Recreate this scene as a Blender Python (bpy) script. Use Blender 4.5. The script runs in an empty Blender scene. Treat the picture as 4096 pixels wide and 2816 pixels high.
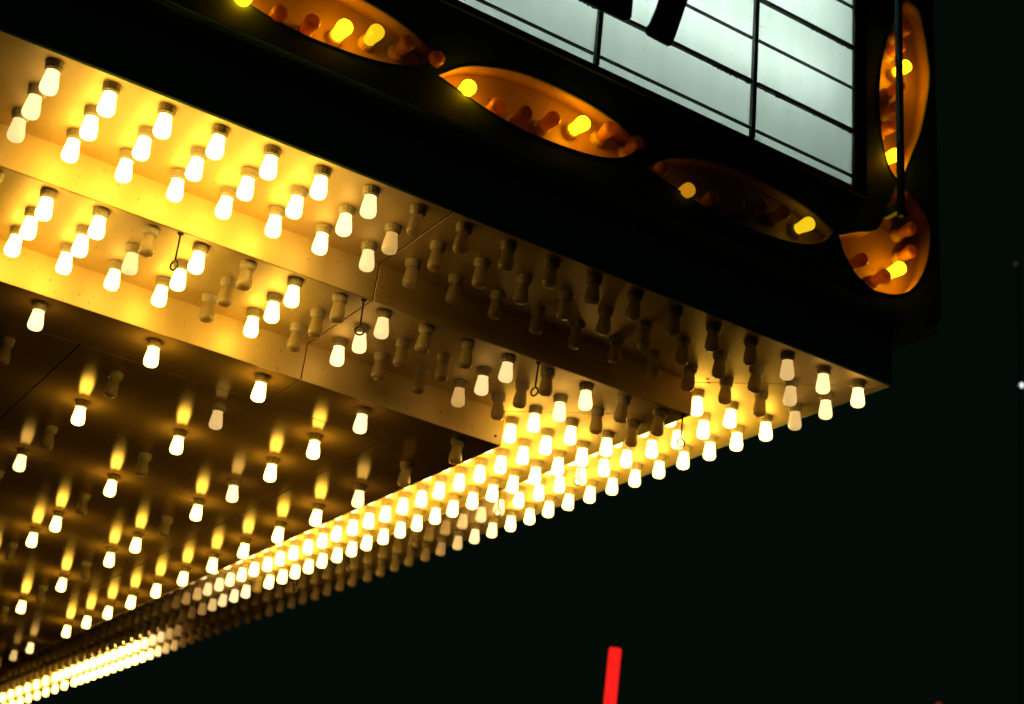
import bpy, bmesh, math, random
from mathutils import Matrix, Vector, Euler
random.seed(7)
sc = bpy.context.scene
COL = sc.collection

# ------------------------------------------------------------------ camera
R = ((0.8437772026, -0.5222608501, 0.1236270067),      # image right  in world axes
     (0.3047356994, 0.2765989274, -0.9113886036),      # image down
     (0.4417874895, 0.8066824888, 0.3925393947))       # view direction
CAM = Vector((-3.0501110905, -3.3658575273, -1.8873231752))
LENS = 55.65145551
cd = bpy.data.cameras.new('camera'); cam = bpy.data.objects.new('camera', cd); COL.objects.link(cam)
cam.matrix_world = Matrix(((R[0][0], -R[1][0], -R[2][0], CAM[0]),
                           (R[0][1], -R[1][1], -R[2][1], CAM[1]),
                           (R[0][2], -R[1][2], -R[2][2], CAM[2]),
                           (0, 0, 0, 1)))
cd.sensor_width = 36.0; cd.lens = LENS; cd.clip_start = 0.05; cd.clip_end = 500
cd.dof.use_dof = True; cd.dof.focus_distance = 4.15; cd.dof.aperture_fstop = 4.0
sc.camera = cam

# ------------------------------------------------------------------ night sky (no sun: a night photograph)
w = bpy.data.worlds.new('World'); sc.world = w; w.use_nodes = True
bg = w.node_tree.nodes['Background']
bg.inputs[0].default_value = (0.0012, 0.0033, 0.0021, 1); bg.inputs[1].default_value = 1.0
sc.view_settings.view_transform = 'Standard'; sc.view_settings.look = 'None'
sc.view_settings.exposure = 0.0; sc.view_settings.gamma = 1.0; sc.view_settings.use_curve_mapping = False
sc.cycles.use_denoising = True
sc.cycles.max_bounces = 6; sc.cycles.diffuse_bounces = 3; sc.cycles.glossy_bounces = 3
sc.cycles.transmission_bounces = 3
sc.cycles.sample_clamp_indirect = 8.0
sc.cycles.caustics_reflective = False; sc.cycles.caustics_refractive = False
sc.cycles.use_light_tree = True

# ------------------------------------------------------------------ materials
def mat(name): 
    m = bpy.data.materials.new(name); m.use_nodes = True
    return m, m.node_tree, m.node_tree.nodes['Principled BSDF']
def paint(name, col, rough, spec=0.5, var=0.10, scale=9.0, dirt=0.0, dirtcol=(.08, .05, .02), bump=0.0, met=0.0, coat=0.0):
    m, nt, b = mat(name); N = nt.nodes; L = nt.links
    tc = N.new('ShaderNodeTexCoord')
    n1 = N.new('ShaderNodeTexNoise'); n1.inputs['Scale'].default_value = scale; n1.inputs['Detail'].default_value = 5
    n1.inputs['Roughness'].default_value = 0.6
    L.new(tc.outputs['Object'], n1.inputs['Vector'])
    r = N.new('ShaderNodeValToRGB'); r.color_ramp.elements[0].position = .3; r.color_ramp.elements[1].position = .7
    r.color_ramp.elements[0].color = tuple(c*(1-var) for c in col) + (1,)
    r.color_ramp.elements[1].color = tuple(min(1, c*(1+var)) for c in col) + (1,)
    L.new(n1.outputs['Fac'], r.inputs['Fac'])
    out = r.outputs['Color']
    if dirt > 0:
        n2 = N.new('ShaderNodeTexNoise'); n2.inputs['Scale'].default_value = 70; n2.inputs['Detail'].default_value = 2
        L.new(tc.outputs['Object'], n2.inputs['Vector'])
        r2 = N.new('ShaderNodeValToRGB'); r2.color_ramp.elements[0].position = .68; r2.color_ramp.elements[1].position = .76
        r2.color_ramp.elements[0].color = (0, 0, 0, 1); r2.color_ramp.elements[1].color = (dirt, dirt, dirt, 1)
        L.new(n2.outputs['Fac'], r2.inputs['Fac'])
        mx = N.new('ShaderNodeMix'); mx.data_type = 'RGBA'
        L.new(r2.outputs['Color'], mx.inputs['Factor']); L.new(out, mx.inputs['A']); mx.inputs['B'].default_value = dirtcol + (1,)
        out = mx.outputs['Result']
    L.new(out, b.inputs['Base Color'])
    rr = N.new('ShaderNodeMapRange'); rr.inputs['To Min'].default_value = rough*.85; rr.inputs['To Max'].default_value = rough*1.15
    L.new(n1.outputs['Fac'], rr.inputs['Value']); L.new(rr.outputs['Result'], b.inputs['Roughness'])
    b.inputs['Specular IOR Level'].default_value = spec; b.inputs['Metallic'].default_value = met
    b.inputs['Coat Weight'].default_value = coat; b.inputs['Coat Roughness'].default_value = .18
    if bump > 0:
        bp = N.new('ShaderNodeBump'); bp.inputs['Strength'].default_value = bump; bp.inputs['Distance'].default_value = .004
        n3 = N.new('ShaderNodeTexNoise'); n3.inputs['Scale'].default_value = 5.0; n3.inputs['Detail'].default_value = 2
        L.new(tc.outputs['Object'], n3.inputs['Vector']); L.new(n3.outputs['Fac'], bp.inputs['Height'])
        L.new(bp.outputs['Normal'], b.inputs['Normal'])
    return m
M = {}
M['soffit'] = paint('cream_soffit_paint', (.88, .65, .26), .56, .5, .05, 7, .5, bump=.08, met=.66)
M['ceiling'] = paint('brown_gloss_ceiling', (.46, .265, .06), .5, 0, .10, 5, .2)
def lacquer(m, col, rough, ior):      # a clear bronze lacquer coat over the paint
    nt = m.node_tree; N = nt.nodes; L = nt.links; b = N['Principled BSDF']
    g_ = N.new('ShaderNodeBsdfGlossy'); g_.distribution = 'BECKMANN'; g_.inputs['Roughness'].default_value = rough; g_.inputs['Color'].default_value = col + (1,)
    fr = N.new('ShaderNodeFresnel'); fr.inputs['IOR'].default_value = ior; ms = N.new('ShaderNodeMixShader')
    L.new(fr.outputs[0], ms.inputs[0]); L.new(b.outputs[0], ms.inputs[1]); L.new(g_.outputs[0], ms.inputs[2]); L.new(ms.outputs[0], N['Material Output'].inputs['Surface'])
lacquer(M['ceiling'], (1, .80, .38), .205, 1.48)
M['dark'] = paint('dark_green_fascia_paint', (.22, .42, .33), .7, .2, .10, 4)
M['sheet'] = paint('dark_sheet_metal_paint', (.04, .095, .08), .65, .25, .15, 4)
M['black'] = paint('black_sign_metal', (.015, .02, .017), .45, .35, .2, 20)
M['letter'] = paint('black_letter_plastic', (.012, .016, .013), .4, .4, .1, 15)
M['well'] = paint('amber_well_paint', (.46, .285, .105), .42, .4, .10, 12, .75, (.10, .035, .012), bump=.1)
M['porcelain'] = paint('porcelain_socket', (.60, .48, .27), .38, .5, .12, 60, .3)
M['hook'] = paint('rusty_hook_steel', (.06, .04, .022), .5, .5, .3, 80, met=.3)
M['void'] = paint('unlit_interior', (.02, .02, .02), .9, .1, .1, 3)
M['asphalt'] = paint('asphalt', (.05, .05, .048), .85, .3, .25, 3)
M['white'] = paint('white_box_interior', (.72, .75, .73), .6, .3, .03, 5)

def bulb_mat(name, base, emis, strength, rough=.32, sss=False):
    m, nt, b = mat(name); N = nt.nodes; L = nt.links
    tc = N.new('ShaderNodeTexCoord'); n = N.new('ShaderNodeTexNoise')
    n.inputs['Scale'].default_value = 260; n.inputs['Detail'].default_value = 2
    L.new(tc.outputs['Object'], n.inputs['Vector'])
    r = N.new('ShaderNodeValToRGB'); r.color_ramp.elements[0].position = .35; r.color_ramp.elements[1].position = .65
    r.color_ramp.elements[0].color = tuple(c*.86 for c in base) + (1,); r.color_ramp.elements[1].color = tuple(base) + (1,)
    L.new(n.outputs['Fac'], r.inputs['Fac']); L.new(r.outputs['Color'], b.inputs['Base Color'])
    b.inputs['Roughness'].default_value = rough; b.inputs['Specular IOR Level'].default_value = .5
    if sss:      # thin coated glass lets light through
        t_ = N.new('ShaderNodeBsdfTranslucent'); t_.inputs['Color'].default_value = tuple(min(1, c*1.5) for c in base) + (1,)
        ms = N.new('ShaderNodeMixShader'); ms.inputs[0].default_value = .4; o_ = N['Material Output']
        L.new(b.outputs[0], ms.inputs[1]); L.new(t_.outputs[0], ms.inputs[2]); L.new(ms.outputs[0], o_.inputs['Surface'])
    b.inputs['Coat Weight'].default_value = .8 if sss else .35; b.inputs['Coat Roughness'].default_value = .05 if sss else .1
    b.inputs['Emission Color'].default_value = tuple(emis) + (1,); b.inputs['Emission Strength'].default_value = strength
    return m
FULL = 13.0
LEVEL = {1.0: FULL, .97: 6.0, .95: 3.4, .9: 1.9, .8: 1.15, .6: .75, .45: .55, .3: .28, .15: .09, .1: .03, 0: 0}
HUE = {1.0: (1, .65, .115), .97: (1, .65, .16), .95: (1, .645, .21), .9: (1, .66, .27), .8: (1, .68, .29), .6: (1, .64, .22), .45: (1, .57, .16), .3: (1, .52, .14), .15: (1, .5, .13), .1: (1, .5, .12), 0: (1, 1, 1)}
WB = {k: bulb_mat('white_bulb_glass_%d' % int(k*100), (.62, .48, .23), HUE[k], LEVEL[k], sss=k < .2) for k in LEVEL}
AL = {1.0: 18.0, .8: 1.6, .6: .8, 0: 0}
AB = {k: bulb_mat('amber_bulb_glass_%d' % int(k*100), (.74, .40, .13), (1, .37, .002), AL[k], sss=k == 0) for k in AL}
AB[.8] = bulb_mat('amber_bulb_glass_mid', (.5, .2, .04), (1, .64, .01), .95)
AB[.6] = bulb_mat('amber_bulb_glass_low', (.5, .2, .04), (1, .40, .01), .5)
def emitter(name, col, s):
    m, nt, b = mat(name); b.inputs['Base Color'].default_value = (.5, .5, .5, 1)
    b.inputs['Emission Color'].default_value = tuple(col) + (1,); b.inputs['Emission Strength'].default_value = s
    return m

# ------------------------------------------------------------------ mesh helpers
def finish(bm, name, material, parent=None, smooth=False):
    me = bpy.data.meshes.new(name); bm.normal_update(); bm.to_mesh(me); bm.free()
    if smooth:
        for p in me.polygons: p.use_smooth = True
    o = bpy.data.objects.new(name, me); COL.objects.link(o)
    if material: me.materials.append(material)
    if parent: o.parent = parent
    return o
def box(bm, x0, x1, y0, y1, z0, z1, mtx=None):
    co = [(x, y, z) for x in (x0, x1) for y in (y0, y1) for z in (z0, z1)]
    v = [bm.verts.new(mtx @ Vector(c) if mtx else c) for c in co]
    for f in ((0, 1, 3, 2), (4, 6, 7, 5), (0, 4, 5, 1), (2, 3, 7, 6), (0, 2, 6, 4), (1, 5, 7, 3)):
        bm.faces.new([v[i] for i in f])
    bmesh.ops.recalc_face_normals(bm, faces=bm.faces)
def prism(bm, poly, z0, z1, mtx=None):
    """poly (x,y) extruded z0..z1"""
    a = [bm.verts.new(mtx @ Vector((p[0], p[1], z0)) if mtx else (p[0], p[1], z0)) for p in poly]
    b = [bm.verts.new(mtx @ Vector((p[0], p[1], z1)) if mtx else (p[0], p[1], z1)) for p in poly]
    n = len(poly)
    bm.faces.new(a); bm.faces.new(b[::-1])
    for i in range(n): bm.faces.new((a[i], a[(i+1) % n], b[(i+1) % n], b[i]))
    bmesh.ops.recalc_face_normals(bm, faces=bm.faces)
def lathe(bm, prof, seg):
    rings = []
    for r, z in prof:
        if r < 1e-6: rings.append([bm.verts.new((0, 0, z))])
        else: rings.append([bm.verts.new((r*math.cos(2*math.pi*i/seg), r*math.sin(2*math.pi*i/seg), z)) for i in range(seg)])
    for a, b in zip(rings, rings[1:]):
        for i in range(seg):
            j = (i+1) % seg
            if len(a) == 1 and len(b) == 1: continue
            if len(b) == 1: bm.faces.new((a[i], a[j], b[0]))
            elif len(a) == 1: bm.faces.new((a[0], b[j], b[i]))
            else: bm.faces.new((a[i], a[j], b[j], b[i]))
    bmesh.ops.recalc_face_normals(bm, faces=bm.faces)
def tube(bm, pts, r, seg=8, closed_ends=True):
    rings = []; pts = [Vector(p) for p in pts]
    up = Vector((0.13, 1, 0.07))
    for i, p in enumerate(pts):
        t = (pts[min(i+1, len(pts)-1)] - pts[max(i-1, 0)]).normalized()
        a = t.cross(up).normalized(); b = t.cross(a).normalized()
        rings.append([bm.verts.new(p + r*(math.cos(2*math.pi*k/seg)*a + math.sin(2*math.pi*k/seg)*b)) for k in range(seg)])
    for A, B in zip(rings, rings[1:]):
        for k in range(seg): bm.faces.new((A[k], A[(k+1) % seg], B[(k+1) % seg], B[k]))
    if closed_ends: bm.faces.new(rings[0]); bm.faces.new(rings[-1][::-1])
    bmesh.ops.recalc_face_normals(bm, faces=bm.faces)
def empty(name, loc=(0, 0, 0), rot=None):
    o = bpy.data.objects.new(name, None); COL.objects.link(o); o.location = loc; o.empty_display_size = .03
    if rot: o.rotation_euler = rot
    return o
def tag(o, label, cat, group=None, kind=None):
    if label: o['label'] = label
    if cat: o['category'] = cat
    if group: o['group'] = group
    if kind: o['kind'] = kind
    return o
def bevel(o, wd=.002, seg=1):
    m = o.modifiers.new('bevel', 'BEVEL'); m.width = wd; m.segments = seg; m.limit_method = 'ANGLE'
    return o
ORD = ['zeroth', 'first', 'second', 'third', 'fourth', 'fifth', 'sixth', 'seventh', 'eighth', 'ninth', 'tenth', 'eleventh', 'twelfth',
       'thirteenth', 'fourteenth', 'fifteenth', 'sixteenth', 'seventeenth', 'eighteenth', 'nineteenth', 'twentieth']
TENS = {2: 'twenty', 3: 'thirty', 4: 'forty', 5: 'fifty', 6: 'sixty', 7: 'seventy', 8: 'eighty'}
def ordn(n):
    if n <= 20: return ORD[n]
    t, u = divmod(n, 10)
    return TENS[t][:-1] + 'ieth' if u == 0 else TENS[t] + '-' + ORD[u]

# ------------------------------------------------------------------ ground
bm = bmesh.new(); bmesh.ops.create_grid(bm, x_segments=1, y_segments=1, size=200)
g = finish(bm, 'ground', M['asphalt']); g.location = (0, 0, CAM.z - 1.62); g['kind'] = 'structure'
bm = bmesh.new(); box(bm, -9, 3.2, .6, 14, -.12, .004)
g = finish(bm, 'pavement', paint('pavement_concrete', (.22, .21, .19), .8, .3, .15, 2)); g.location = (0, 0, CAM.z - 1.62 + .12); g['kind'] = 'structure'

# ------------------------------------------------------------------ canopy underside (three steps, the middle one hangs lowest)
z0, z1, z2 = .054, -.058, -.176
XL, YB = -3.75, 10.6                     # how far the canopy runs to the left and to the back
XA, XB, XC = .085, -.335, -.750          # right edges of the three levels
YA, YB1, YC = -.045, .383, .822          # front edges of the three levels
TH = .003; GAP = .0018
canopy = empty('marquee_canopy', (0, 0, z0))
tag(canopy, 'stepped cream marquee canopy seen from below, studded with rows of bulbs', 'marquee')
def under(name, poly, z, m):
    bm = bmesh.new(); prism(bm, poly, z - z0, z - z0 + TH)
    return bevel(finish(bm, name, m, canopy), .0008)
def shrink(x0, x1, y0, y1): return [(x0+GAP, y0+GAP), (x1-GAP, y0+GAP), (x1-GAP, y1-GAP), (x0+GAP, y1-GAP)]
xj = [-1.46, -2.88]; yj = [1.40, 2.82, 4.24, 5.66, 7.08, 8.50, 9.92]
def ring(xo, yo, xi, yi, z, m, nm):
    xs = [XL] + sorted(x for x in xj)
    yo0 = yo; g = GAP
    for a, b in zip(xs, xs[1:]): under(nm, [(a+g, yo), (b-g, yo), (b-g, yi+TH), (a+g, yi+TH)], z, m)
    under(nm, [(xj[0]+g, yo), (xo-g*1.4, yo), (xi-g*1.4, yi), (xi-g*1.4, yi+TH), (xj[0]+g, yi+TH)], z, m)
    under(nm, [(xo, yo+g*1.4), (xo, yj[0]-g), (xi, yj[0]-g), (xi, yi+g*1.4)], z, m)
    ys = yj + [YB]
    for a, b in zip(ys, ys[1:]): under(nm, [(xi-TH, a+g), (xo, a+g), (xo, b-g), (xi-TH, b-g)], z, m)
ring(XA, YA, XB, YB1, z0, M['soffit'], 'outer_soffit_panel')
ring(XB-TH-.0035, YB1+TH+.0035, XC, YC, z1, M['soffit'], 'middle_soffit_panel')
def riser(x, y, zt, zb, nm):
    xs = [XL] + sorted(xj) + [x]
    for a, b in zip(xs, xs[1:]):
        bm = bmesh.new(); box(bm, a+GAP, b-(0 if b == x else GAP), y, y+TH, zb - z0 - .001, zt - z0 + .0008); bevel(finish(bm, nm, M['soffit'], canopy), .0008)
    ys = [y+TH+.0005] + yj + [YB]
    for a, b in zip(ys, ys[1:]):
        bm = bmesh.new(); box(bm, x-TH, x, a+GAP*(a in yj), b-GAP, zb - z0 - .001, zt - z0 + .0008); bevel(finish(bm, nm, M['soffit'], canopy), .0008)
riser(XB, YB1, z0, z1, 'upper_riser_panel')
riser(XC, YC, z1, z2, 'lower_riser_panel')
# lowest ceiling: a border strip round a field of large panels
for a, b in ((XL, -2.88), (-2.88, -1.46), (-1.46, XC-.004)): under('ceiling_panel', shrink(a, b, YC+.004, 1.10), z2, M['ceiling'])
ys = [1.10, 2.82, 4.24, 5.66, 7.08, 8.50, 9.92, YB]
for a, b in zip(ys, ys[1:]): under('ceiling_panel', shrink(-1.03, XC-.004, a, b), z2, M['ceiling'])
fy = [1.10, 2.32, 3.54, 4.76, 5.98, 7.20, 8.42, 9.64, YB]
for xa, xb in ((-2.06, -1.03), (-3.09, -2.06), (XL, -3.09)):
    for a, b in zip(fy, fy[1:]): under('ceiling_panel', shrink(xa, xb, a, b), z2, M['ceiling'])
# dark backing above the panel joints
bm = bmesh.new()
box(bm, XL, XA-.01, YA+.01, YB, z0+.012-z0, z0+.03-z0)
box(bm, XL, XB-.01, YB1+.01, YB, z1+.012-z0, z1+.03-z0)
box(bm, XL, XC-.01, YC+.01, YB, z2+.012-z0, z2+.03-z0)
finish(bm, 'backing_frame', M['void'], canopy)
# fascia below the sign box, its soffit and the side returns
def can(name, a, m=M['dark'], bev=.003):
    bm = bmesh.new(); box(bm, a[0], a[1], a[2], a[3], a[4]-z0, a[5]-z0); return bevel(finish(bm, name, m, canopy), bev)
can('fascia_board', (XL, XA+.004, YA-.006, YA-.0005, z0+.0004, .24))
can('fascia_board', (XA+.0005, XA+.006, YA+.001, YB, z0+.0004, .24))
can('sign_box_soffit', (XL, .19, -.140, YA-.008, .236, .243))
can('sign_box_soffit', (XA+.008, .19, YA-.007, YB, .236, .243))
can('canopy_roof', (XL, .182, .08, YB, 1.70, 1.74))
can('side_fascia', (.183, .190, -.06, YB, .245, 1.70))
can('canopy_rear_board', (XL, .18, YB+.002, YB+.02, z2, 1.70))
can('canopy_end_board', (XL-.02, XL-.002, -.05, YB, z2, 1.70))
# screws at the corner joint
for sx, sy, sz in ((-.322, .331, z0), (-.300, .351, z0), (-.11, .033, z0), (-.70, .74, z1), (-.43, .505, z1)):
    bm = bmesh.new(); lathe(bm, [(0, -.0022), (.003, -.002), (.0042, 0)], 8)
    o = finish(bm, 'screw_head', M['hook'], canopy); o.location = (sx, sy, sz - z0 - .0004)
bm = bmesh.new(); lathe(bm, [(0, -.003), (.003, -.0025), (.0045, 0)], 8)
o = finish(bm, 'screw_head', M['hook'], canopy); o.location = (-.775, YC-.0004, -.15-z0); o.rotation_euler = (-math.pi/2, 0, 0)

# ------------------------------------------------------------------ white bulbs
SOCK = [(0, 0), (.0228, 0), (.0232, -.0035), (.0222, -.0050), (.0217, -.0175), (.0206, -.0200), (.0184, -.0205), (.0182, -.0230), (.0172, -.0240), (.0162, -.0230), (.0162, -.014)]
GLASS = [(.0148, -.0150), (.0153, -.0235), (.0162, -.029), (.0178, -.038), (.0195, -.048), (.0208, -.058), (.0214, -.0645), (.0212, -.0700), (.0198, -.0748), (.0165, -.0785), (.0110, -.0808), (.0050, -.0817), (0, -.0818)]
def mesh_of(prof, seg, name, smooth=True):
    bm = bmesh.new(); lathe(bm, prof, seg); me = bpy.data.meshes.new(name); bm.to_mesh(me); bm.free()
    if smooth:
        for p in me.polygons: p.use_smooth = True
    return me
sock_me = mesh_of(SOCK, 14, 'socket', False); sock_me.materials.append(M['porcelain'])
glass_me = mesh_of(GLASS, 16, 'glass'); glass_me.materials.append(WB[0])
def project(p):
    d = Vector(p) - CAM
    xx = sum(R[0][i]*d[i] for i in range(3)); yy = sum(R[1][i]*d[i] for i in range(3)); zz = sum(R[2][i]*d[i] for i in range(3))
    f = LENS/36*1024
    return 512 + f*xx/zz, 352 + f*yy/zz, zz
def word(l): return 'lit' if l >= .8 else ('dimly glowing' if l >= .3 else 'unlit')
BULBS = []       # (x, y, z, level, label, group)
PX, PY = .14, .1445
# outer step, front side: columns counted from the pointed corner
outer = {}
for i in range(0, 19):
    for j in range(3):
        k = 18 - i
        l = 0
        if k <= 4: l = 1.0
        if k == 5: l = 1.0
        if k == 6: l = (.9, .95, .97)[j]
        if k == 7: l = (0, .45, .8)[j]
        if k == 0: l = (.95, .9, .8)[j]
        if k == 1: l = 1.0
        if (k, j) == (8, 2): l = .1
        if (k, j) == (7, 0): l = .1
        if (i, j) in ((0, 0), (1, 0), (0, 1)): l = .95 if i + j == 0 else .9
        if (i, j) in ((2, 0), (1, 1), (0, 2)): l = .6
        row = ('edge row', 'middle row', 'inner row')[j]
        BULBS.append((-i*PX, j*PY, z0, l, '%s bulb on outer step, front side, %s, %s from the corner' % (word(l), row, ordn(i+1)), 'bulbs on the outer step of the canopy'))
def fade(y, start, full, up):
    t = (y - start)/(full - start)
    if not up: t = 1 - t
    return t
def quant(t):
    if t >= 1: return 1.0
    if t <= 0: return 0
    return (.1, .15, .3, .45, .6, .8, .9, .95, .97)[min(8, int(t*9))]
j = 3; y = 3*PY
while y < 9.9:
    for i in range(3):
        ys = y + i*.30      # the chase slants across the rows
        if ys < 2.1: l = 1.0
        elif ys < 2.95: l = quant(1 - (ys-2.05)/.80) or .1
        elif ys < 5.55: l = .1 if ys < 4.6 else 0
        elif ys < 6.5: l = quant((ys-5.6)/.85)
        else: l = 1.0
        row = ('edge row', 'middle row', 'inner row')[i]
        BULBS.append((-i*PX, y, z0, l, '%s bulb on outer step, right side, %s, %s from the corner' % (word(l), row, ordn(j+1)), 'bulbs on the outer step of the canopy'))
    y += PY if y < 7.9 else .235
    j += 1
# middle step, front side: columns counted from the right corner
T1 = {0: (1, 1, 1), 1: (1, 1, 1), 2: (.1, .8, .97), 3: (1, 1, 1), 4: (0, 0, 0), 5: (.97, 1, 1), 6: (0, 0, 0), 7: (.8, .9, .95), 8: (0, 0, 0), 9: (0, 0, 0),
      10: (.8, .8, .45), 11: (0, 0, 0), 12: (.95, .95, .97), 13: (0, 0, .97), 14: (0, 0, .97), -1: (.1, 0, 0)}
for k in range(-1, 15):
    for j in range(3):
        l = T1[k][j]; l = 1.0 if l == 1 else l
        row = ('outer row', 'middle row', 'inner row')[j]
        BULBS.append((-2.38 + .14*k, (.430, .574, .718)[j], z1, l, '%s bulb on middle step, front side, %s, %s from the corner' % (word(l), row, ordn(15-k)), 'bulbs on the middle step of the canopy'))
y = .718 + PY; j = 4
while y < 9.3:
    for i in range(3):
        ys = y + i*.16
        if ys < 3.55: l = 1.0
        elif ys < 4.75: l = quant(1 - (ys-3.55)/1.15)
        else: l = 0
        if i == 0 and abs(y - (.718 + 20*PY)) < .02: l = 0
        row = ('outer row', 'middle row', 'inner row')[i]
        BULBS.append((-.42 - .14*i, y, z1, l, '%s bulb on middle step, right side, %s, %s from the corner' % (word(l), row, ordn(j)), 'bulbs on the middle step of the canopy'))
    y += PY; j += 1
# lowest ceiling: wide grid
OFF = {(3, 1): 0, (3, 3): 0, (2, 1): .6, (2, 3): 0, (2, 5): 0, (2, 8): 0, (1, 5): 0, (1, 8): 0, (1, 10): 0, (1, 12): 0, (0, 0): 0, (0, 1): .1,
       (1, 3): .95, (0, 2): .95, (1, 0): .95, (4, 0): .95, (3, 4): .95, (0, 14): .9, (0, 15): .6, (0, 16): .15, (0, 17): .1}
for m in range(5):
    for n in range(22):
        if (m, n) == (0, 13): continue
        l = OFF.get((m, n), 1.0)
        if m == 0 and n > 17: l = 0
        if (m == 4 and n > 0) or (m == 3 and n > 4): l = 0
        BULBS.append((-.872 - .3425*m, .887 + .3505*n, z2, l, '%s bulb on lowest ceiling, %s column from the right, %s from the front' % (word(l), ordn(m+1), ordn(n+1)), 'bulbs spread over the lowest ceiling'))
vis = []
for b in BULBS:
    u, v, d = project((b[0], b[1], b[2]-.054))
    if -25 < u < 1050 and -25 < v < 730: vis.append((d, b))
vis.sort(key=lambda t: t[0])
proto_s = bpy.data.objects.new('socket', sock_me); proto_g = bpy.data.objects.new('glass', glass_me)
near, far = vis[:300], vis[300:]
first = True
for d, b in near:
    e = empty('light_bulb', (b[0], b[1], b[2] - .0006)); tag(e, b[4], 'light bulb', b[5])
    e.rotation_euler = (random.gauss(0, .03), random.gauss(0, .03), random.uniform(0, 6.28))
    s = proto_s.copy(); COL.objects.link(s); s.parent = e
    gl = proto_g.copy(); COL.objects.link(gl); gl.parent = e
    gl.material_slots[0].link = 'OBJECT'; gl.material_slots[0].material = WB[b[3]]
# the remaining far bulbs, too small to tell their parts
bm = bmesh.new(); mats = [M['porcelain']] + [WB[k] for k in LEVEL]; keys = list(LEVEL)
ss = [(0, 0), (.0230, 0), (.0216, -.0185), (.0184, -.0230), (.0160, -.0230)]
gg = [(.0152, -.0200), (.0178, -.038), (.0208, -.058), (.0212, -.0700), (.0165, -.0785), (0, -.0818)]
for d, b in far:
    for prof, mi in ((ss, 0), (gg, 1 + keys.index(b[3]))):
        n0 = len(bm.faces); sub = bmesh.new(); lathe(sub, prof, 10)
        vm = {v: bm.verts.new((v.co.x + b[0], v.co.y + b[1], v.co.z + b[2])) for v in sub.verts}
        for f in sub.faces:
            nf = bm.faces.new([vm[v] for v in f.verts]); nf.material_index = mi; nf.smooth = True
        sub.free()
me = bpy.data.meshes.new('distant_bulbs'); bm.to_mesh(me); bm.free()
for m_ in mats: me.materials.append(m_)
o = bpy.data.objects.new('distant_bulbs', me); COL.objects.link(o)
tag(o, 'far end of the bulb rows running together along the canopy edge', 'light bulbs', None, 'stuff')

# ------------------------------------------------------------------ sign box, tilted back three degrees
TH3 = math.radians(3.0)
SIGN = Matrix.Translation((0, -.145, .30)) @ Matrix.Rotation(-TH3, 4, 'X') @ Matrix.Rotation(math.pi/2, 4, 'X')   # local x right, y up the face, z outwards
sign = empty('letter_board'); sign.matrix_world = SIGN
tag(sign, 'backlit white letter board in a dark frame with scalloped bulb wells', 'sign board')
VT = 1.38; UL = XL
# --- bulb wells
HALF_T = [(-1, 0), (-.80, .050), (-.60, .076), (-.30, .095), (0, .094), (.40, .075), (.70, .047), (.87, .022)]
HALF_B = [(-.69, .036), (-.39, .066), (-.1, .084), (.33, .091), (.62, .084), (.80, .066), (.92, .038)]
def smooth_loop(pts, cusps, n=5):
    """Catmull-Rom through a closed loop, kept sharp at the cusp indices"""
    out = []; N_ = len(pts)
    for i in range(N_):
        p1 = Vector(pts[i]); p2 = Vector(pts[(i+1) % N_])
        p0 = p1*2-p2 if i in cusps else Vector(pts[i-1]); p3 = p2*2-p1 if (i+1) % N_ in cusps else Vector(pts[(i+2) % N_])
        for k in range(n):
            t = k/n
            q = .5*((2*p1) + (p2-p0)*t + (2*p0-5*p1+4*p2-p3)*t*t + (3*p1-p0-3*p2+p3)*t**3)
            out.append((q.x, q.y))
    return out
def lens(c, h, zc=.092, sl=.034):
    top = [(c + u*h, zc + sl*u + o_) for u, o_ in HALF_T]
    bot = [(c + u*h, zc + sl*u - o_) for u, o_ in HALF_B]
    pts = top + [(c + h, zc + sl)] + bot[::-1]
    return smooth_loop(pts, (0, len(top)))
wells = [lens(-1.956, .326), lens(-1.290, .326), lens(-.598, .350)]
wells.append(smooth_loop([(-.232, .118), (-.158, .159), (-.078, .199), (-.038, .287), (.010, .398), (.075, .385), (.128, .345), (.149, .300), (.151, .250), (.136, .172),
                          (.106, .098), (.059, .034), (.003, .000), (-.051, -.015), (-.105, -.018), (-.165, .010), (-.210, .062)], (0, 4)))
wells.append(smooth_loop([(.022, .408), (-.020, .441), (-.049, .519), (-.062, .614), (-.065, .715), (-.055, .824), (-.034, .922), (-.008, 1.007), (.022, 1.085), (.062, 1.160),
                          (.090, 1.150), (.124, 1.127), (.141, 1.061), (.156, .977), (.163, .873), (.146, .759), (.118, .642), (.077, .540), (.045, .460)], (0, 9)))
DEPTH = .052
def sheet(name, outer, holes, zf, zb, m):
    bm = bmesh.new(); edges = []
    for loop in [outer] + holes:
        vs = [bm.verts.new((p[0], p[1], zf)) for p in loop]
        edges += [bm.edges.new((vs[i], vs[(i+1) % len(vs)])) for i in range(len(vs))]
    r = bmesh.ops.triangle_fill(bm, use_beauty=True, use_dissolve=False, edges=edges)
    for f in list(bm.faces):
        if f.normal.z < 0: f.normal_flip()
    ret = bmesh.ops.extrude_face_region(bm, geom=list(bm.faces))
    for v in [e for e in ret['geom'] if isinstance(e, bmesh.types.BMVert)]: v.co.z = zb
    bmesh.ops.recalc_face_normals(bm, faces=bm.faces)
    return finish(bm, name, m, sign)
outer_loop = [(UL, -.058), (.14, -.058), (.170, -.048), (.186, -.020), (.190, .02), (.190, VT), (-.128, VT), (-.128, .287), (UL, .287)]
sheet('scalloped_front_sheet', outer_loop, wells, .004, 0, M['sheet'])
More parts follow.
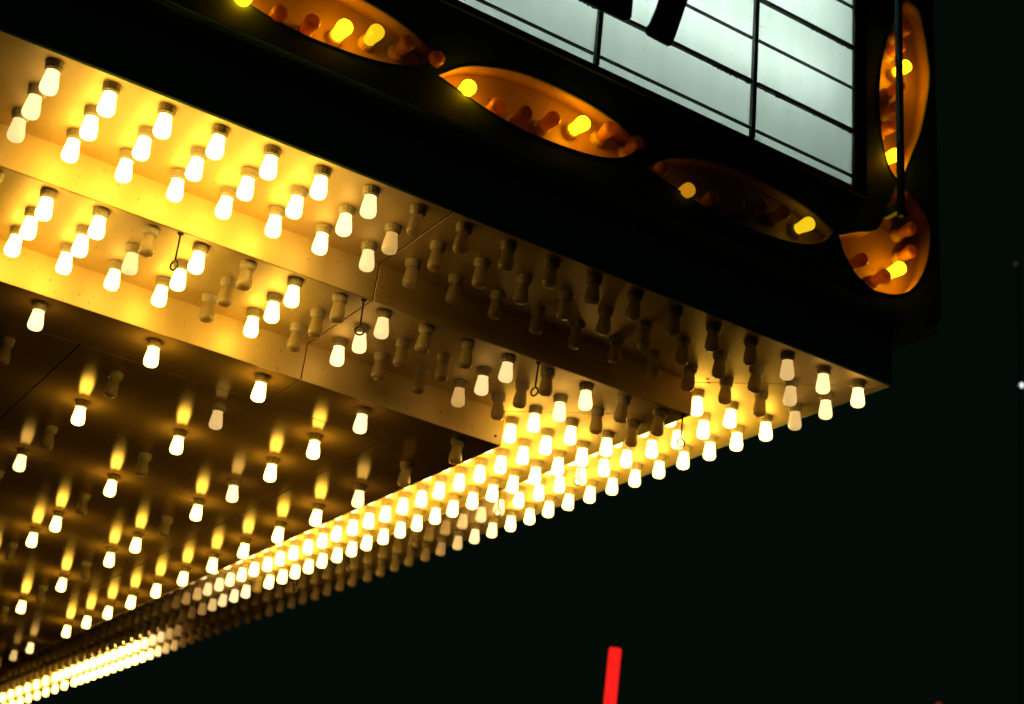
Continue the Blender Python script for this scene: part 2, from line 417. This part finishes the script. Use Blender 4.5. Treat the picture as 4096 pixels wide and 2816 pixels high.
for wl in wells:
    bm = bmesh.new(); n = len(wl)
    a = [bm.verts.new((p[0], p[1], -.0004)) for p in wl]; b = [bm.verts.new((p[0], p[1], -DEPTH)) for p in wl]
    for i in range(n): bm.faces.new((a[i], a[(i+1) % n], b[(i+1) % n], b[i]))
    bmesh.ops.recalc_face_normals(bm, faces=bm.faces)
    o = finish(bm, 'well_wall', M['well'], sign, True)
    sm = o.modifiers.new('thick', 'SOLIDIFY'); sm.thickness = .002; sm.offset = 1
    bm = bmesh.new(); f = bm.faces.new([bm.verts.new((p[0], p[1], -DEPTH + .0006)) for p in wl])
    bmesh.ops.triangulate(bm, faces=[f])
    if f.is_valid and f.normal.z < 0: f.normal_flip()
    o = finish(bm, 'well_back_plate', M['well'], sign)
    sm = o.modifiers.new('thick', 'SOLIDIFY'); sm.thickness = .002; sm.offset = -1
    # turned hem round the opening
    bm = bmesh.new(); tube(bm, [(p[0], p[1], .0045) for p in wl + wl[:2]], .0022, 5, False)
    finish(bm, 'well_hem', M['sheet'], sign)
# closing boards of the box
def sgn(name, a, m, bev=.002, parent=None):
    bm = bmesh.new(); box(bm, a[0], a[1], a[2], a[3], a[4], a[5]); return bevel(finish(bm, name, m, parent or sign), bev)
sgn('bottom_return', (UL, .186, -.060, -.0585, -.10, .003), M['dark'])
sgn('side_return', (.1905, .193, .02, VT, -.12, .003), M['dark'])
sgn('bead_moulding', (UL, -.128, .2875, .294, -.002, .012), M['sheet'])
sgn('bead_moulding', (-.1275, -.121, .2945, VT, -.002, .012), M['sheet'])
# --- lit letter field: translucent panes in front of tubes inside a white box
xs = [-.169, -.572, -1.135, -1.698, -2.261]
for a, b in zip(xs[1:], xs):
    vs_ = [.317, .516, .838, 1.16, VT-.005]
    for c0, c1 in zip(vs_, vs_[1:]):
        bm = bmesh.new(); box(bm, a+.002, b-.002, c0+.001, c1-.001, -.008, -.005); o = finish(bm, 'pane', None, sign)
pm = bpy.data.materials.new('milky_acrylic'); pm.use_nodes = True; nt = pm.node_tree; N = nt.nodes; L = nt.links
for n_ in list(N): N.remove(n_)
out = N.new('ShaderNodeOutputMaterial'); tr = N.new('ShaderNodeBsdfTranslucent'); df = N.new('ShaderNodeBsdfDiffuse'); mix = N.new('ShaderNodeMixShader'); gl_ = N.new('ShaderNodeBsdfGlossy')
mix2 = N.new('ShaderNodeMixShader'); lw = N.new('ShaderNodeLayerWeight'); lw.inputs[0].default_value = .25; gl_.inputs['Roughness'].default_value = .3
tc = N.new('ShaderNodeTexCoord'); mp = N.new('ShaderNodeMapping'); mp.inputs['Scale'].default_value = (14, 2.0, 1)
ns = N.new('ShaderNodeTexNoise'); ns.inputs['Scale'].default_value = 1.3; ns.inputs['Detail'].default_value = 6
L.new(tc.outputs['Object'], mp.inputs['Vector']); L.new(mp.outputs['Vector'], ns.inputs['Vector'])
cr = N.new('ShaderNodeValToRGB'); cr.color_ramp.elements[0].position = .3; cr.color_ramp.elements[1].position = .7
cr.color_ramp.elements[0].color = (.80, .86, .82, 1); cr.color_ramp.elements[1].color = (.88, .93, .90, 1)
L.new(ns.outputs['Fac'], cr.inputs['Fac'])
n5 = N.new('ShaderNodeTexNoise'); n5.inputs['Scale'].default_value = 95; n5.inputs['Detail'].default_value = 1; L.new(tc.outputs['Object'], n5.inputs['Vector'])
c5 = N.new('ShaderNodeValToRGB'); c5.color_ramp.elements[0].position = .74; c5.color_ramp.elements[1].position = .80; c5.color_ramp.elements[0].color = (0, 0, 0, 1); c5.color_ramp.elements[1].color = (.7, .7, .7, 1)
L.new(n5.outputs['Fac'], c5.inputs['Fac']); mx = N.new('ShaderNodeMix'); mx.data_type = 'RGBA'
L.new(c5.outputs['Color'], mx.inputs['Factor']); L.new(cr.outputs['Color'], mx.inputs['A']); mx.inputs['B'].default_value = (.25, .26, .22, 1)
L.new(mx.outputs['Result'], tr.inputs['Color']); df.inputs['Color'].default_value = (.6, .64, .62, 1)
mix.inputs[0].default_value = .35; L.new(tr.outputs[0], mix.inputs[1]); L.new(df.outputs[0], mix.inputs[2])
mix2.inputs[0].default_value = .03; L.new(mix.outputs[0], mix2.inputs[1]); L.new(gl_.outputs[0], mix2.inputs[2]); L.new(mix2.outputs[0], out.inputs['Surface'])
for o in sign.children:
    if o.name.split('.')[0] == 'pane': o.data.materials.append(pm)
sgn('sign_frame', (UL, -.122, .2945, .317, -.16, .006), M['black'])
sgn('sign_frame', (-.169, -.1285, .3175, VT, -.16, .0062), M['black'])
for x in xs[1:]:
    sgn('mullion', (x-.0072, x+.0072, .3175, VT-.001, -.010, .010), M['black'])
for v_, hw, dp in ((.352, .0032, .007), (.516, .0058, .010), (.680, .0032, .007), (.838, .0058, .010), (1.0, .0032, .007), (1.16, .0058, .010), (1.32, .0032, .007)):
    sp = [-.1695] + [x for x in xs[1:]]
    for a, b in zip(sp[1:], sp):
        dv = random.uniform(-.0015, .0015)
        sgn('letter_rail', (a+.0105, b-(.0105 if b in xs[1:] else .0005), v_-hw+dv, v_+hw+dv, -.0045, dp), M['black'], .0015)
        if hw > .005:     # dirt and cobweb hanging under the thick joints
            bm = bmesh.new()
            for _ in range(110):
                u = random.uniform(a+.02, b-.02)
                if random.random() < .6: u = b - .015 - abs(random.gauss(0, .10))
                if u < a+.02: continue
                l_ = random.uniform(.001, .003)*(2.2 if random.random() < .15 else 1); wd_ = random.uniform(.0008, .004)
                box(bm, u-wd_, u+wd_, v_-hw-l_+dv, v_-hw+dv+.001, .000, .004)
            finish(bm, 'grime', M['black'], sign)['kind'] = 'stuff'
bm = bmesh.new(); box(bm, -2.30, -.14, .300, VT, -.178, -.172)
finish(bm, 'sign_box_back', M['white'], sign)
bm = bmesh.new(); box(bm, -2.30, -.150, .3175, .320, -.172, -.012); finish(bm, 'sign_box_floor', M['white'], sign)
bm = bmesh.new(); box(bm, -.1725, -.1695, .321, VT, -.172, -.012); finish(bm, 'sign_box_side', M['white'], sign)
bm = bmesh.new(); box(bm, -2.30, -.14, VT, VT+.004, -.172, -.004); finish(bm, 'sign_box_top', M['white'], sign)
bm = bmesh.new(); box(bm, -2.304, -2.30, .3175, VT, -.172, -.004); finish(bm, 'sign_box_side', M['white'], sign)
tm = emitter('fluorescent_tube', (.90, 1.0, .93), 16.5)
for v_ in (.66, .96, 1.26):
    bm = bmesh.new(); tube(bm, [(-2.26, v_, -.13), (-.26, v_, -.13)], .013, 10)
    finish(bm, 'fluorescent_tube', tm, sign)

# --- letters hanging on the rails (cut by the top of the picture)
LT = lambda poly, nm, lab: None
def letter(poly, lab, cat='letter'):
    bm = bmesh.new(); prism(bm, poly, .018, .026)
    o = finish(bm, 'sign_letter', M['letter']); o.matrix_world = SIGN; bevel(o, .0015)
    tag(o, lab, cat); return o
letter(smooth_loop([(-1.43, .490), (-1.25, .4905), (-1.075, .492)], ()) [:0] + [(-1.425, .498), (-1.417, .4905), (-1.066, .4915), (-1.052, .500), (-1.044, .518), (-1.043, .600), (-1.050, .608), (-1.318, .608), (-1.318, .935), (-1.326, .943), (-1.417, .943), (-1.425, .935)],
       'black letter with a square foot on the left of the two letters')
letter([(-.994, .500), (-.990, .489), (-.981, .4835), (-.909, .4805), (-.900, .487), (-.895, .497), (-.886, .527), (-.8355, .735), (-.787, .855), (-.787, .943), (-1.095, .943), (-1.095, .845), (-.893, .845), (-.931, .715), (-.949, .642), (-.961, .590), (-.979, .528)],
       'black letter with a single slanting stem right of the other letter')

# --- dark vertical rod in front of the corner
rod = empty('corner_rod'); rod.matrix_world = SIGN @ Matrix.Translation((-.0395, .23, .070))
tag(rod, 'dark vertical rod passing in front of the lens-shaped well at the corner', 'rod')
bm = bmesh.new(); box(bm, -.0095, .0095, 0, 1.30, -.0095, .0095); bevel(finish(bm, 'rod_tube', M['sheet'], rod), .002)
for v_ in (.02, 1.2):
    bm = bmesh.new(); box(bm, -.008, .008, v_, v_+.03, -.066, -.010); bevel(finish(bm, 'bracket', M['dark'], rod), .001)

# --- amber bulbs in the wells
amber = [  # u, v, level, label
    (-2.165, .028, 1.0, 'bright amber bulb at the top edge of the picture, leftmost of all'),
    (-2.067, .030, 0, 'unlit amber bulb next to the leftmost bright one'),
    (-1.979, .044, 0, 'unlit amber bulb just left of the two bright bulbs in the first well'),
    (-1.894, .070, 1.0, 'bright amber bulb, left of the bright pair in the first well'),
    (-1.806, .097, .8, 'bright amber bulb, right of the bright pair in the first well'),
    (-1.721, .107, 0, 'dark amber bulb right of the bright pair in the first well'),
    (-1.628, .101, 0, 'dark amber bulb at the pinch between the first two wells'),
    (-1.525, .054, 1.0, 'bright amber bulb at the left tip of the second well'),
    (-1.438, .040, 0, 'unlit amber bulb lit up by the bright one at the second well tip'),
    (-1.351, .051, 0, 'dark unlit bulb, third from left in the second well'),
    (-1.263, .073, 0, 'unlit bulb standing left of the broken glowing bulb'),
    (-1.172, .102, 1.0, 'bright amber bulb with a pale tip, second well'),
    (-1.080, .117, 0, 'unlit amber bulb at the right end of the second well'),
    (-.985, .112, 0, 'dark amber bulb at the pinch between second and third wells'),
    (-.893, .068, 0, 'dark bulb at the left tip of the third well'),
    (-.804, .040, .6, 'amber glowing bulb alone in the left of the third well'),
    (-.716, .047, 0, 'dark bulb right of the lone amber glowing bulb'),
    (-.628, .066, 0, 'dark bulb in the middle of the third well'),
    (-.540, .090, 0, 'dark bulb, third to the left of the yellow bulb in third well'),
    (-.452, .104, 0, 'dark bulb just left of the yellow bulb in the third well'),
    (-.364, .103, .8, 'yellow glowing bulb at the right of the third well'),
    (-.150, .062, 0, 'dark bulb at the lower left of the round corner well'),
    (-.056, .041, 0, 'dark red unlit bulb beside the bright bulb in the corner well'),
    (.006, .087, 1.0, 'bright yellow bulb low in the round corner well'),
    (.057, .166, 0, 'unlit bulb just above the bright one in the corner well'),
    (.053, .248, 0, 'dark bulb in the upper part of the corner well'),
    (-.010, .494, 1.0, 'bright bulb at the bottom of the upright lens-shaped well'),
    (-.022, .595, 0, 'unlit bulb above the lowest bright one in the upright well'),
    (.002, .685, 0, 'dark unlit bulb in the middle of the upright well'),
    (.013, .768, 0, 'unlit bulb just below the bright upper bulb in the upright well'),
    (.043, .858, 1.0, 'bright bulb behind the rod in the upper upright well'),
    (.020, .925, 0, 'unlit bulb above the bright upper bulb in the upright well'),
    (.045, 1.010, 0, 'dark bulb near the top of the upright well')]
for u, v, l, lab in amber:
    e = empty('amber_bulb'); e.matrix_world = SIGN @ Matrix.Translation((u, v, -DEPTH+.001)) @ Matrix.Rotation(math.pi, 4, 'X') @ Euler((random.gauss(0, .03), random.gauss(0, .03), random.uniform(0, 6))).to_matrix().to_4x4()
    tag(e, lab, 'light bulb', 'amber bulbs in the scalloped wells')
    s = proto_s.copy(); COL.objects.link(s); s.parent = e
    gl = proto_g.copy(); COL.objects.link(gl); gl.parent = e
    gl.material_slots[0].link = 'OBJECT'; gl.material_slots[0].material = AB[l]

# ------------------------------------------------------------------ eye hooks under the middle step
def hook_mesh():
    bm = bmesh.new(); tube(bm, [(0, 0, 0), (0, 0, -.04), (0, 0, -.078)] , .0028, 7)
    pts = [(0, 0, -.078)] + [(.013*math.sin(a)*1.0, 0, -.0925 + .013*math.cos(a)) for a in [0.45 + k*(5.55/14) for k in range(15)]]
    tube(bm, pts, .0028, 7)
    me = bpy.data.meshes.new('eye_rod'); bm.to_mesh(me); bm.free()
    for p in me.polygons: p.use_smooth = True
    me.materials.append(M['hook']); return me
hm = hook_mesh()
bm = bmesh.new(); lathe(bm, [(0, -.003), (.006, -.003), (.009, 0), (0, 0)], 10); wm = bpy.data.meshes.new('washer'); bm.to_mesh(wm); bm.free(); wm.materials.append(M['hook'])
hooks = [(-2.03, .402, 1.1, 'leftmost'), (-1.48, .402, .5, 'second from left'), (-.892, .402, 1.25, 'third from left'), (-.355, .400, .1, 'at the step corner'),
         (-.352, .975, .2, 'first behind the step corner'), (-.352, 1.514, .9, 'second behind the step corner'), (-.352, 2.159, .1, 'third behind the step corner'), (-.352, 2.738, 1.2, 'fourth behind the step corner'),
         (-.352, 3.321, .4, 'fifth behind the step corner'), (-.352, 3.906, .6, 'sixth behind the step corner')]
for x, y, a, lb in hooks:
    e = empty('eye_hook', (x, y, z1-.0008), (random.gauss(0, .03), random.gauss(0, .03), -a)); tag(e, 'thin dark eye hook hanging from the middle step, ' + lb, 'hook', 'eye hooks under the canopy')
    for nm, me in (('eye_rod', hm), ('washer', wm)):
        o = bpy.data.objects.new(nm, me); COL.objects.link(o); o.parent = e

# ------------------------------------------------------------------ far lights in the night
e = empty('red_sign', (4.585, 8.0, -3.45)); e.rotation_euler = (0, 0, math.radians(-28)); tag(e, 'red illuminated vertical sign bar in the dark at lower right', 'sign')
bm = bmesh.new(); prism(bm, [(-.054, -.9), (.054, -.9), (.054, .985), (.044, 1.0), (-.044, 1.0), (-.054, .985)], 0, .03, Matrix.Translation((0, 0, 3.4+.335)) @ Matrix.Rotation(math.pi/2, 4, 'X'))
bevel(finish(bm, 'lit_face', emitter('red_sign_light', (1, .011, .010), 1.0), e), .008, 2)
bm = bmesh.new(); box(bm, -.056, .056, .004, .12, 3.4-.565, 3.4+1.333); bevel(finish(bm, 'housing', M['black'], e), .006)
bm = bmesh.new(); box(bm, -.04, .04, .02, .10, 0, 2.83); finish(bm, 'post', M['black'], e)
def lamp(px, py, Y, r, col, s, label, nm='street_lamp'):
    f = LENS/36*4096; dx, dy = (px-2048)/f, (py-1408)/f
    d = Vector([R[0][i]*dx + R[1][i]*dy + R[2][i] for i in range(3)]); t = (Y - CAM.y)/d.y; p = CAM + d*t
    h = p.z - (CAM.z - 1.62)
    e = empty(nm, (p.x, p.y, CAM.z - 1.62)); tag(e, label, 'street lamp')
    bm = bmesh.new(); lathe(bm, [(0, h+r), (r*.7, h+r*.7), (r, h), (r*.8, h-r*.6), (0, h-r)], 12); finish(bm, 'globe', emitter(nm+'_light', col, s), e, True)
    bm = bmesh.new(); tube(bm, [(r*2.5, 0, 0), (r*2.5, 0, h*.9), (r*2.2, 0, h+r*1.2), (0, 0, h+r*1.3)], r*.35, 8); finish(bm, 'pole', M['sheet'], e)
lamp(4085, 1541, 14, .045, (.8, 1, .95), 1.6, 'small white street lamp at the right edge of the picture')
lamp(4063, 1055, 14, .036, (1, .75, .35), .03, 'faint brownish lamp high at the right, above the white lamp')
lamp(3755, 2822, 14, .055, (1, .12, .02), .12, 'faint orange lamp at the bottom edge, right')
bpy.context.view_layer.update()
